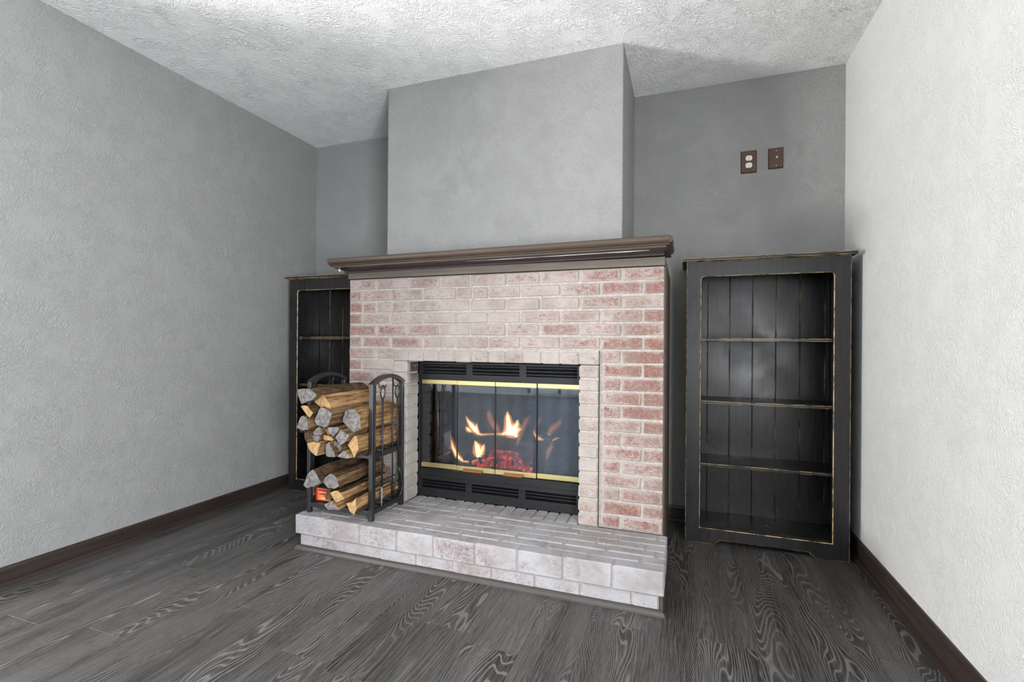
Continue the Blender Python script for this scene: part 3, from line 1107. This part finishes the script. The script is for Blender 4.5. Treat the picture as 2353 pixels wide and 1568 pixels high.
for pts, rad in (([(-1.094, 0.658), (-1.090, 0.628), (-1.073, 0.583), (-1.045, 0.547), (-1.028, 0.518)], [0.002, 0.014, 0.018, 0.020, 0.014]),
                 ([(-0.829, 0.638), (-0.856, 0.600), (-0.879, 0.558), (-0.898, 0.505), (-0.913, 0.456)], [0.003, 0.014, 0.016, 0.014, 0.010]),
                 ([(-0.645, 0.631), (-0.660, 0.598), (-0.704, 0.562), (-0.722, 0.528)], [0.003, 0.013, 0.018, 0.012]),
                 ([(-0.765, 0.630), (-0.785, 0.600), (-0.80, 0.565)], [0.002, 0.012, 0.006]),
                 ([(-0.700, 0.490), (-0.707, 0.458), (-0.725, 0.425), (-0.735, 0.385)], [0.006, 0.012, 0.012, 0.008]),
                 ([(-1.045, 0.47), (-1.045, 0.445), (-1.05, 0.42)], [0.004, 0.012, 0.006]),
                 ([(-1.345, 0.49), (-1.335, 0.45), (-1.315, 0.40), (-1.29, 0.37)], [0.003, 0.014, 0.016, 0.01])):
    for q in (0.5, 0.95, 1.4):
        flame([(pts, [r * q for r in rad])], 'flame_wisp', 0.8, 0.01)

# ------------------------------------------------------------ bookcases
KX, KO = 0.748, 1.502       # overall width of the frame, overall height


def make_bookcase(label, loc, n_planks):
    t = thing('bookcase', label, 'bookcase', loc, 'matching black bookcases')
    w, h = KX, 1.487
    # face frame with cut-out foot
    r = 0.014
    inner = [(0.073, 0.082), (w - 0.073, 0.082), (w - 0.073, 1.405 - r), (w - 0.073 - r * 0.3, 1.405 - r * 0.3), (w - 0.073 - r, 1.405), (0.073 + r, 1.405), (0.073 + r * 0.3, 1.405 - r * 0.3), (0.073, 1.405 - r)]
    outer = [(0, 0), (0.146, 0), (0.152, 0.008), (0.163, 0.013), (0.170, 0.024), (w - 0.170, 0.024), (w - 0.163, 0.013), (w - 0.152, 0.008), (w - 0.146, 0), (w, 0), (w, h), (0, h)]
    bm = bmesh.new()
    prism(bm, outer, 0.0, 0.022, 'y', hole=inner)
    bmesh.ops.recalc_face_normals(bm, faces=bm.faces)
    bevel_all(bm, 0.0034, 1, 0.35, lambda e: all(v.co.y < 0.001 for v in e.verts), mi=1)
    finish('face_frame', bm, [M['case_v'], M['worn']], t)
    # top board, overhanging
    bm = bbox(-0.022, w + 0.020, -0.022, 0.300, 1.487, KO, 0)
    bevel_all(bm, 0.0022, 1, test=lambda e: all(v.co.y < -0.02 for v in e.verts), mi=1)
    finish('top', bm, [M['case_h'], M['worn']], t)
    for x in (0.002, w - 0.020):
        finish('side', bbox(x, x + 0.018, 0.0225, 0.300, 0.0, 1.4868, 0), M['case_v'], t)
    for z in (1.080, 0.748, 0.416):
        bm = bbox(0.021, w - 0.021, 0.024, 0.2775, z - 0.0145, z, 0)
        bevel_all(bm, 0.0024, 1, test=lambda e: all(v.co.y < 0.025 for v in e.verts) and abs(e.verts[0].co.x - e.verts[1].co.x) > 0.1, mi=1)
        finish('shelf', bm, [M['case_h'], M['worn']], t)
    finish('bottom', bbox(0.021, w - 0.021, 0.023, 0.2775, 0.066, 0.084, 0.001), M['case_h'], t)
    px = 0.117
    x = 0.0
    first = None
    while x < w - 0.02:
        a, b = max(x, 0.0205), min(x + px, w - 0.0205)
        if b - a > 0.004:
            bm = bmesh.new()
            prism(bm, [(a, 0.284), (a + 0.0005, 0.284), (a + 0.0035, 0.279), (b - 0.0035, 0.279), (b - 0.0005, 0.284), (b, 0.284), (b, 0.294), (a, 0.294)] if b - a > 0.02 else [(a, 0.280), (b, 0.280), (b, 0.294), (a, 0.294)], 0.03, 1.486, 'z')
            for f in bm.faces:
                c = f.calc_center_median()
                f.normal_update()
                if b - a > 0.02 and 0.2795 < c.y < 0.2838:
                    f.material_index = 1
            finish('back_plank', bm, [M['case_v'], M['groove']], t)
        x += px
    return t


make_bookcase('black bookcase with rubbed tan edges standing fully in view by the brightly lit right wall', (0.011, 2.743, 0.0), 7)
make_bookcase('black bookcase half hidden behind the brick fireplace and firewood rack', (-2.634, 2.699, 0.0), 7)

# ------------------------------------------------------------ outlets on the back wall
ow = thing('power_outlet', 'brown wall plate with two ivory outlet faces on the back wall', 'outlet', (0.341, YB, 2.092))


def plate(parent, hw, hh):
    bm = bmesh.new()
    pr = [(-hw, -hh), (hw, -hh), (hw, hh), (-hw, hh)]
    box(bm, -hw, hw, -0.007, 0.0, -hh, hh)
    bevel_all(bm, 0.0048, 1, test=lambda e: all(v.co.y < -0.006 for v in e.verts))
    return finish('cover_plate', bm, M['plate'], parent)


plate(ow, 0.0415, 0.064)
for z in (0.0205, -0.0205):
    bm = bmesh.new()
    disc(bm, (0, z), 0.0172, -0.0092, -0.004, 24, 0, 1.0, 0.0142)
    f = finish('outlet_face', bm, M['ivory'], ow)
    bm = bmesh.new()
    box(bm, -0.0078, -0.0052, -0.0096, -0.005, z + 0.000, z + 0.0085)
    box(bm, 0.0052, 0.0074, -0.0096, -0.005, z + 0.0008, z + 0.0078)
    disc(bm, (0, z - 0.0075), 0.0026, -0.0096, -0.005, 10)
    finish('slot', bm, M['slot'], f)
bm = bmesh.new()
disc(bm, (0, 0), 0.003, -0.0085, -0.004, 10)
finish('screw', bm, M['plate'], ow)
cw = thing('cable_outlet', 'dark brown wall plate with a silver coaxial connector beside the power outlet', 'outlet', (0.478, YB, 2.097))
plate(cw, 0.038, 0.0585)
bm = bmesh.new()
disc(bm, (0.004, 0.002), 0.0062, -0.011, -0.004, 6)
tube(bm, [(0.004, -0.008, 0.002), (0.004, -0.022, 0.002)], 0.0045, 10)
finish('connector', bm, M['steel'], cw)
for z in (0.0415, -0.0415):
    bm = bmesh.new()
    disc(bm, (0.002, z), 0.0028, -0.0085, -0.004, 10)
    finish('screw', bm, M['steel'], cw)

# ------------------------------------------------------------ firewood rack
rk = thing('firewood_rack', 'black steel two-tier firewood rack with arched ends on the left of the hearth', 'firewood rack', (-1.62, 2.128, HZ))
ro = Vector((1.62, -2.128, -HZ))
RXR, RXL, RY0, RY1 = -1.432, -1.807, 1.997, 2.258


def rfin(name, bm, mat, parent=rk, smooth=False):
    for v in bm.verts:
        v.co += ro
    return finish(name, bm, mat, parent, smooth=smooth)


for X in (RXL, RXR):
    sgn = 1 if X == RXR else -1
    for Y in (RY0, RY1):
        rfin('leg', bbox(X - 0.011, X + 0.011, Y - 0.011, Y + 0.011, HZ + 0.0008, 0.843, 0.0015), M['iron'])
    bm = bmesh.new()                       # bent flat bar over the two posts
    ym, hw = (RY0 + RY1) / 2, (RY1 - RY0) / 2 + 0.012
    pts_o = [(ym + hw * q, 0.843 + 0.042 * (1 - abs(q) ** 2.0)) for q in [-1 + 2 * k / 14 for k in range(15)]]
    pts_i = [(ym + (hw - 0.012) * q, 0.829 + 0.038 * (1 - abs(q) ** 2.0)) for q in [-1 + 2 * k / 14 for k in range(15)]]
    prism(bm, pts_o + list(reversed(pts_i)), X - 0.014, X + 0.014, 'x')
    rfin('arch', bm, M['iron'])
    for Y in (RY0 + 0.020, RY1 - 0.090):
        bm = bmesh.new()
        tube(bm, [(X + sgn * 0.004, Y, 0.25), (X + sgn * 0.004, Y, 0.852)], 0.0035, 6)
        rfin('rod', bm, M['iron'])
    for z0, z1 in ((0.474, 0.500), (0.203, 0.226)):
        rfin('end_rail', bbox(X - 0.008, X + 0.008, RY0 + 0.011, RY1 - 0.011, z0, z1, 0.001), M['iron'])
    for z in (0.352, 0.312):
        bm = bmesh.new()
        tube(bm, [(X + sgn * 0.006, RY0, z), (X + sgn * 0.006, RY1, z)], 0.0032, 6)
        rfin('cross_rod', bm, M['iron'])
    for Y in (RY0 + 0.048, RY1 - 0.085):    # hooks for the tools
        bm = bmesh.new()
        tube(bm, [(X, Y, 0.862), (X + sgn * 0.004, Y, 0.835), (X + sgn * 0.010, Y, 0.822), (X + sgn * 0.022, Y, 0.818), (X + sgn * 0.034, Y + 0.010, 0.822), (X + sgn * 0.036, Y + 0.014, 0.836)], 0.0035, 6)
        rfin('hook', bm, M['iron'])
for Y in (RY0, RY1):
    rfin('shelf_rail', bbox(RXL + 0.011, RXR - 0.011, Y - 0.009, Y + 0.009, 0.478, 0.494, 0.001), M['iron'])
    rfin('shelf_rail', bbox(RXL + 0.011, RXR - 0.011, Y - 0.009, Y + 0.009, 0.203, 0.226, 0.001), M['iron'])
for k in range(3):
    for z in (0.478, 0.203):
        Y = RY0 + 0.065 * (k + 1)
        rfin('shelf_bar', bbox(RXL + 0.008, RXR - 0.008, Y - 0.006, Y + 0.006, z, z + 0.008, 0), M['iron'])

# tools hanging on the rack
def loop(bm, c, hy, hz, r, x):
    pts = []
    for k in range(17):
        a = -math.pi / 2 + 2 * math.pi * k / 16
        wob = math.cos(a) * hy * (1 - 0.25 * max(0, -math.sin(a)))
        pts.append((x, c[0] + wob, c[1] + hz * math.sin(a)))
    tube(bm, pts, r, 6, normal=(1, 0, 0))


def tool(name, label, cat, x, y):
    return thing(name, label, cat, (x, y, 0.23), 'tools hung on the firewood rack')


TX = RXR + 0.024
t = tool('poker', 'black fire poker with pointed tip hung nearest the front post of the rack', 'poker', TX, 2.050)
bm = bmesh.new()
loop(bm, (0, 0.568), 0.020, 0.034, 0.0038, 0)
finish('handle', bm, M['iron'], t, smooth=True)
bm = bmesh.new()
tube(bm, [(0, 0, 0.537), (0, 0.001, 0.3), (0, -0.003, 0.10)], 0.0048, 8)
finish('shaft', bm, M['iron'], t)
bm = bmesh.new()
tube(bm, [(0, -0.003, 0.10), (0, -0.004, 0.03), (0, -0.005, 0.003)], [0.0052, 0.0052, 0.001], 8)
tube(bm, [(0, -0.004, 0.055), (0.004, 0.008, 0.045), (0.004, 0.014, 0.055)], [0.004, 0.003, 0.001], 6)
finish('tip', bm, M['tool_worn'], t)['label'] = 'scuffed bare metal tip'
t = tool('log_tongs', 'black log tongs with curved jaws hung by the rear post of the rack', 'tongs', TX, 2.180)
bm = bmesh.new()
loop(bm, (0, 0.562), 0.020, 0.032, 0.0038, 0)
finish('handle', bm, M['iron'], t, smooth=True)
bm = bmesh.new()
tube(bm, [(0, 0, 0.533), (0, 0.006, 0.35), (0, 0.014, 0.165)], 0.0048, 8)
tube(bm, [(0.002, -0.022, 0.478), (0.002, 0.026, 0.484)], 0.003, 6)
finish('shaft', bm, M['iron'], t)
for s in (-1, 1):
    bm = bmesh.new()
    q = [(0, 0.014, 0.170), (0.002 * s, 0.014 + s * 0.018, 0.120), (0.003 * s, 0.016 + s * 0.034, 0.060), (0.002 * s, 0.014 + s * 0.030, 0.030), (0, 0.008 + s * 0.006, 0.000)]
    tube(bm, q, [0.005, 0.0045, 0.0045, 0.004, 0.003], 6)
    finish('jaw', bm, M['iron'], t)
TX = RXL - 0.024
t = tool('hearth_shovel', 'black hearth shovel hung outside the left end of the rack near the front', 'shovel', TX, 2.050)
bm = bmesh.new()
loop(bm, (0, 0.568), 0.020, 0.034, 0.0038, 0)
finish('handle', bm, M['iron'], t, smooth=True)
bm = bmesh.new()
tube(bm, [(0, 0, 0.537), (0, 0.001, 0.3), (0, 0, 0.13)], 0.0048, 8)
finish('shaft', bm, M['iron'], t)
bm = bmesh.new()
prism(bm, [(-0.012, 0.14), (0.012, 0.14), (0.040, 0.115), (0.044, 0.01), (-0.044, 0.01), (-0.040, 0.115)], -0.002, 0.002, 'x')
finish('blade', bm, M['tool_worn'], t)
t = tool('hearth_brush', 'black hearth brush hung outside the left end of the rack near the wall', 'brush', TX, 2.172)
bm = bmesh.new()
loop(bm, (0, 0.562), 0.020, 0.032, 0.0038, 0)
finish('handle', bm, M['iron'], t, smooth=True)
bm = bmesh.new()
tube(bm, [(0, 0, 0.533), (0, 0.0, 0.15)], 0.0048, 8)
finish('shaft', bm, M['iron'], t)
bm = bmesh.new()
tube(bm, [(0, 0, 0.15), (0, 0, 0.13), (0, 0, 0.02)], [0.010, 0.016, 0.026], 12, 0.5, normal=(1, 0, 0))
b_ = finish('bristles', bm, M['dark'], t)
b_['kind'] = 'stuff'

# ------------------------------------------------------------ firewood
LOGS = [
 ('grey weathered split log lying on the very top of the firewood stack, left', 1.885, [(-1.783, 0.812), (-1.756, 0.818), (-1.708, 0.818), (-1.667, 0.792), (-1.687, 0.77), (-1.762, 0.741), (-1.773, 0.766), (-1.785, 0.789)], 'g', 'd', (1, 2), 2.29),
 ('long golden split log with jagged front end at the top of the stack', 1.930, [(-1.721, 0.751), (-1.685, 0.792), (-1.659, 0.783), (-1.634, 0.748), (-1.616, 0.699), (-1.658, 0.715), (-1.686, 0.729)], 't', 's', (4,), 2.29),
 ('pale chip-ended log just under the grey topmost log, dark bark', 1.885, [(-1.764, 0.731), (-1.747, 0.737), (-1.723, 0.735), (-1.687, 0.703), (-1.708, 0.68), (-1.743, 0.706)], 't', 'd', (1, 2, 3), 2.27),
 ('dark charcoal-grey log end below the jagged golden log', 1.900, [(-1.696, 0.664), (-1.658, 0.731), (-1.624, 0.72), (-1.589, 0.703), (-1.614, 0.641), (-1.639, 0.632), (-1.677, 0.643)], 'g', 'd', (), 2.28),
 ('grey log with crumbling bark beneath, leftmost at mid height of the stack', 1.880, [(-1.783, 0.628), (-1.763, 0.68), (-1.742, 0.687), (-1.72, 0.676), (-1.715, 0.621), (-1.754, 0.615)], 'g', 'd', (4, 5), 2.27),
 ('big pale log with striped grey cut end beside the front post', 1.945, [(-1.551, 0.71), (-1.532, 0.722), (-1.492, 0.720), (-1.462, 0.690), (-1.460, 0.628), (-1.494, 0.612), (-1.51, 0.608), (-1.535, 0.635), (-1.567, 0.657)], 'g', 's', (), 2.285),
 ('brown-sided log under the crumbling bark log at the left', 1.915, [(-1.772, 0.595), (-1.725, 0.61), (-1.712, 0.556), (-1.749, 0.547), (-1.766, 0.569)], 'b', 'd', (0,), 2.26),
 ('grey triangular log end in the left middle of the stack', 1.905, [(-1.714, 0.599), (-1.67, 0.636), (-1.645, 0.605), (-1.659, 0.593), (-1.704, 0.592)], 'g', 'd', (), 2.26),
 ('small pale grey square log end above the tan wedge log', 1.900, [(-1.707, 0.592), (-1.661, 0.589), (-1.667, 0.564), (-1.685, 0.560), (-1.703, 0.567)], 'g', 'd', (), 2.25),
 ('tan wedge-shaped log at the lower left of the upper stack', 1.890, [(-1.727, 0.552), (-1.698, 0.561), (-1.646, 0.557), (-1.673, 0.494), (-1.722, 0.525)], 't', 's', (), 2.25),
 ('blue-grey triangular log end in the centre of the stack', 1.905, [(-1.62, 0.634), (-1.561, 0.640), (-1.546, 0.631), (-1.586, 0.593), (-1.608, 0.608)], 'g', 'd', (0,), 2.27),
 ('thin orange split sliver in the centre of the stack', 1.915, [(-1.656, 0.593), (-1.62, 0.589), (-1.596, 0.576), (-1.604, 0.568), (-1.656, 0.569)], 't', 's', (), 2.25),
 ('grey diamond-shaped log end left of the front post', 1.895, [(-1.536, 0.632), (-1.488, 0.607), (-1.508, 0.576), (-1.537, 0.554), (-1.564, 0.59)], 'g', 'd', (), 2.26),
 ('narrow upright grey log end resting on the upper rail', 1.900, [(-1.625, 0.55), (-1.607, 0.564), (-1.583, 0.531), (-1.572, 0.496), (-1.62, 0.495), (-1.629, 0.527)], 'g', 'd', (), 2.26),
 ('dark grey log end tucked right of the narrow upright log', 1.930, [(-1.618, 0.557), (-1.593, 0.566), (-1.556, 0.54), (-1.563, 0.510), (-1.580, 0.530)], 'g', 'd', (), 2.26),
 ('tan triangular log beside the front post, lowest right of the upper stack', 1.915, [(-1.512, 0.556), (-1.475, 0.601), (-1.455, 0.598), (-1.450, 0.540), (-1.458, 0.520), (-1.468, 0.497)], 't', 's', (4,), 2.28),
 ('bark-covered log with silvery end hanging lowest of the upper stack', 1.900, [(-1.554, 0.500), (-1.522, 0.532), (-1.476, 0.500), (-1.502, 0.496), (-1.533, 0.495)], 'g', 's', (2, 3), 2.26),
 ('thin pale strip of wood between two grey log ends', 1.930, [(-1.659, 0.613), (-1.645, 0.622), (-1.627, 0.595), (-1.641, 0.594)], 't', 's', (), 2.22),
 ('grey dome-ended bark log, leftmost on the lower tier', 1.885, [(-1.742, 0.349), (-1.734, 0.375), (-1.721, 0.397), (-1.708, 0.416), (-1.693, 0.428), (-1.674, 0.417), (-1.658, 0.398), (-1.639, 0.367), (-1.679, 0.35), (-1.724, 0.335)], 'g', 'b', (0, 1, 2, 3, 4, 5, 6), 2.28),
 ('thick brown log with pale frayed end, second on the lower tier', 1.900, [(-1.639, 0.368), (-1.627, 0.392), (-1.599, 0.413), (-1.560, 0.400), (-1.545, 0.360), (-1.571, 0.345), (-1.614, 0.342)], 'g', 'd', (2,), 2.28),
 ('smooth tan round-topped log with dark streak on the lower tier', 1.900, [(-1.597, 0.321), (-1.58, 0.331), (-1.561, 0.336), (-1.537, 0.329), (-1.521, 0.313), (-1.515, 0.302), (-1.536, 0.291), (-1.561, 0.281), (-1.579, 0.296)], 't', 's', (1, 2), 2.27),
 ('split tan log touching the front post at the bottom of the rack', 1.905, [(-1.51, 0.28), (-1.474, 0.289), (-1.452, 0.314), (-1.449, 0.261), (-1.464, 0.230), (-1.488, 0.245)], 't', 's', (3, 4), 2.28),
 ('grey-ended split log lying lowest on the bottom rail', 1.920, [(-1.646, 0.253), (-1.611, 0.274), (-1.58, 0.255), (-1.560, 0.237), (-1.624, 0.230)], 'g', 's', (), 2.25),
 ('small rough reddish-brown log end beside the orange wrapper', 1.940, [(-1.665, 0.279), (-1.641, 0.326), (-1.616, 0.308), (-1.619, 0.277), (-1.657, 0.27)], 'b', 'b', (0, 1, 2, 3, 4), 2.24),
]
ENDS = {'g': M['end_grey'], 't': M['end_tan'], 'b': M['bark']}
SIDES = {'s': M['split'], 'd': M['split_dark'], 'b': M['bark']}
for i, (label, yf, poly, en, sd, bk, yb) in enumerate(LOGS):
    bm, c = log_mesh(poly, yf, yb, None, bk, seed=i * 3 + 1, rough=0.0042, stations=11)
    o = finish('firewood_log', bm, [SIDES[sd], ENDS[en], M['bark']], loc=c)
    tag(o, label, 'firewood', 'split firewood in the rack')

# wrapped fire log behind the lower rail
pk = thing('fire_log_package', 'black wrapped package with orange and red print behind the lower rail of the rack', 'package', (-1.740, 2.10, 0.2115))
bm = bmesh.new()
box(bm, -0.050, 0.050, -0.080, 0.080, 0.0, 0.085)
bevel_all(bm, 0.014, 3)
finish('wrapper', bm, M['wrap_dark'], pk, smooth=True)
finish('label_panel', bbox(-0.044, 0.046, -0.0825, -0.0795, 0.020, 0.082, 0.001), M['wrap_orange'], pk)
lp = finish('label_stripe', bbox(-0.0455, -0.034, -0.084, -0.0795, 0.016, 0.083, 0.001), M['wrap_red'], pk)
for z0, z1, x0, x1, k in ((0.066, 0.080, -0.030, 0.040, 'wrap_red'), (0.050, 0.058, -0.026, 0.040, 'wrap_red'), (0.060, 0.064, -0.024, 0.030, 'wrap_pale'), (0.028, 0.036, -0.014, 0.036, 'wrap_pale')):
    finish('label_stripe', bbox(x0, x1, -0.0840, -0.0800, z0, z1, 0.0005), M[k], pk)
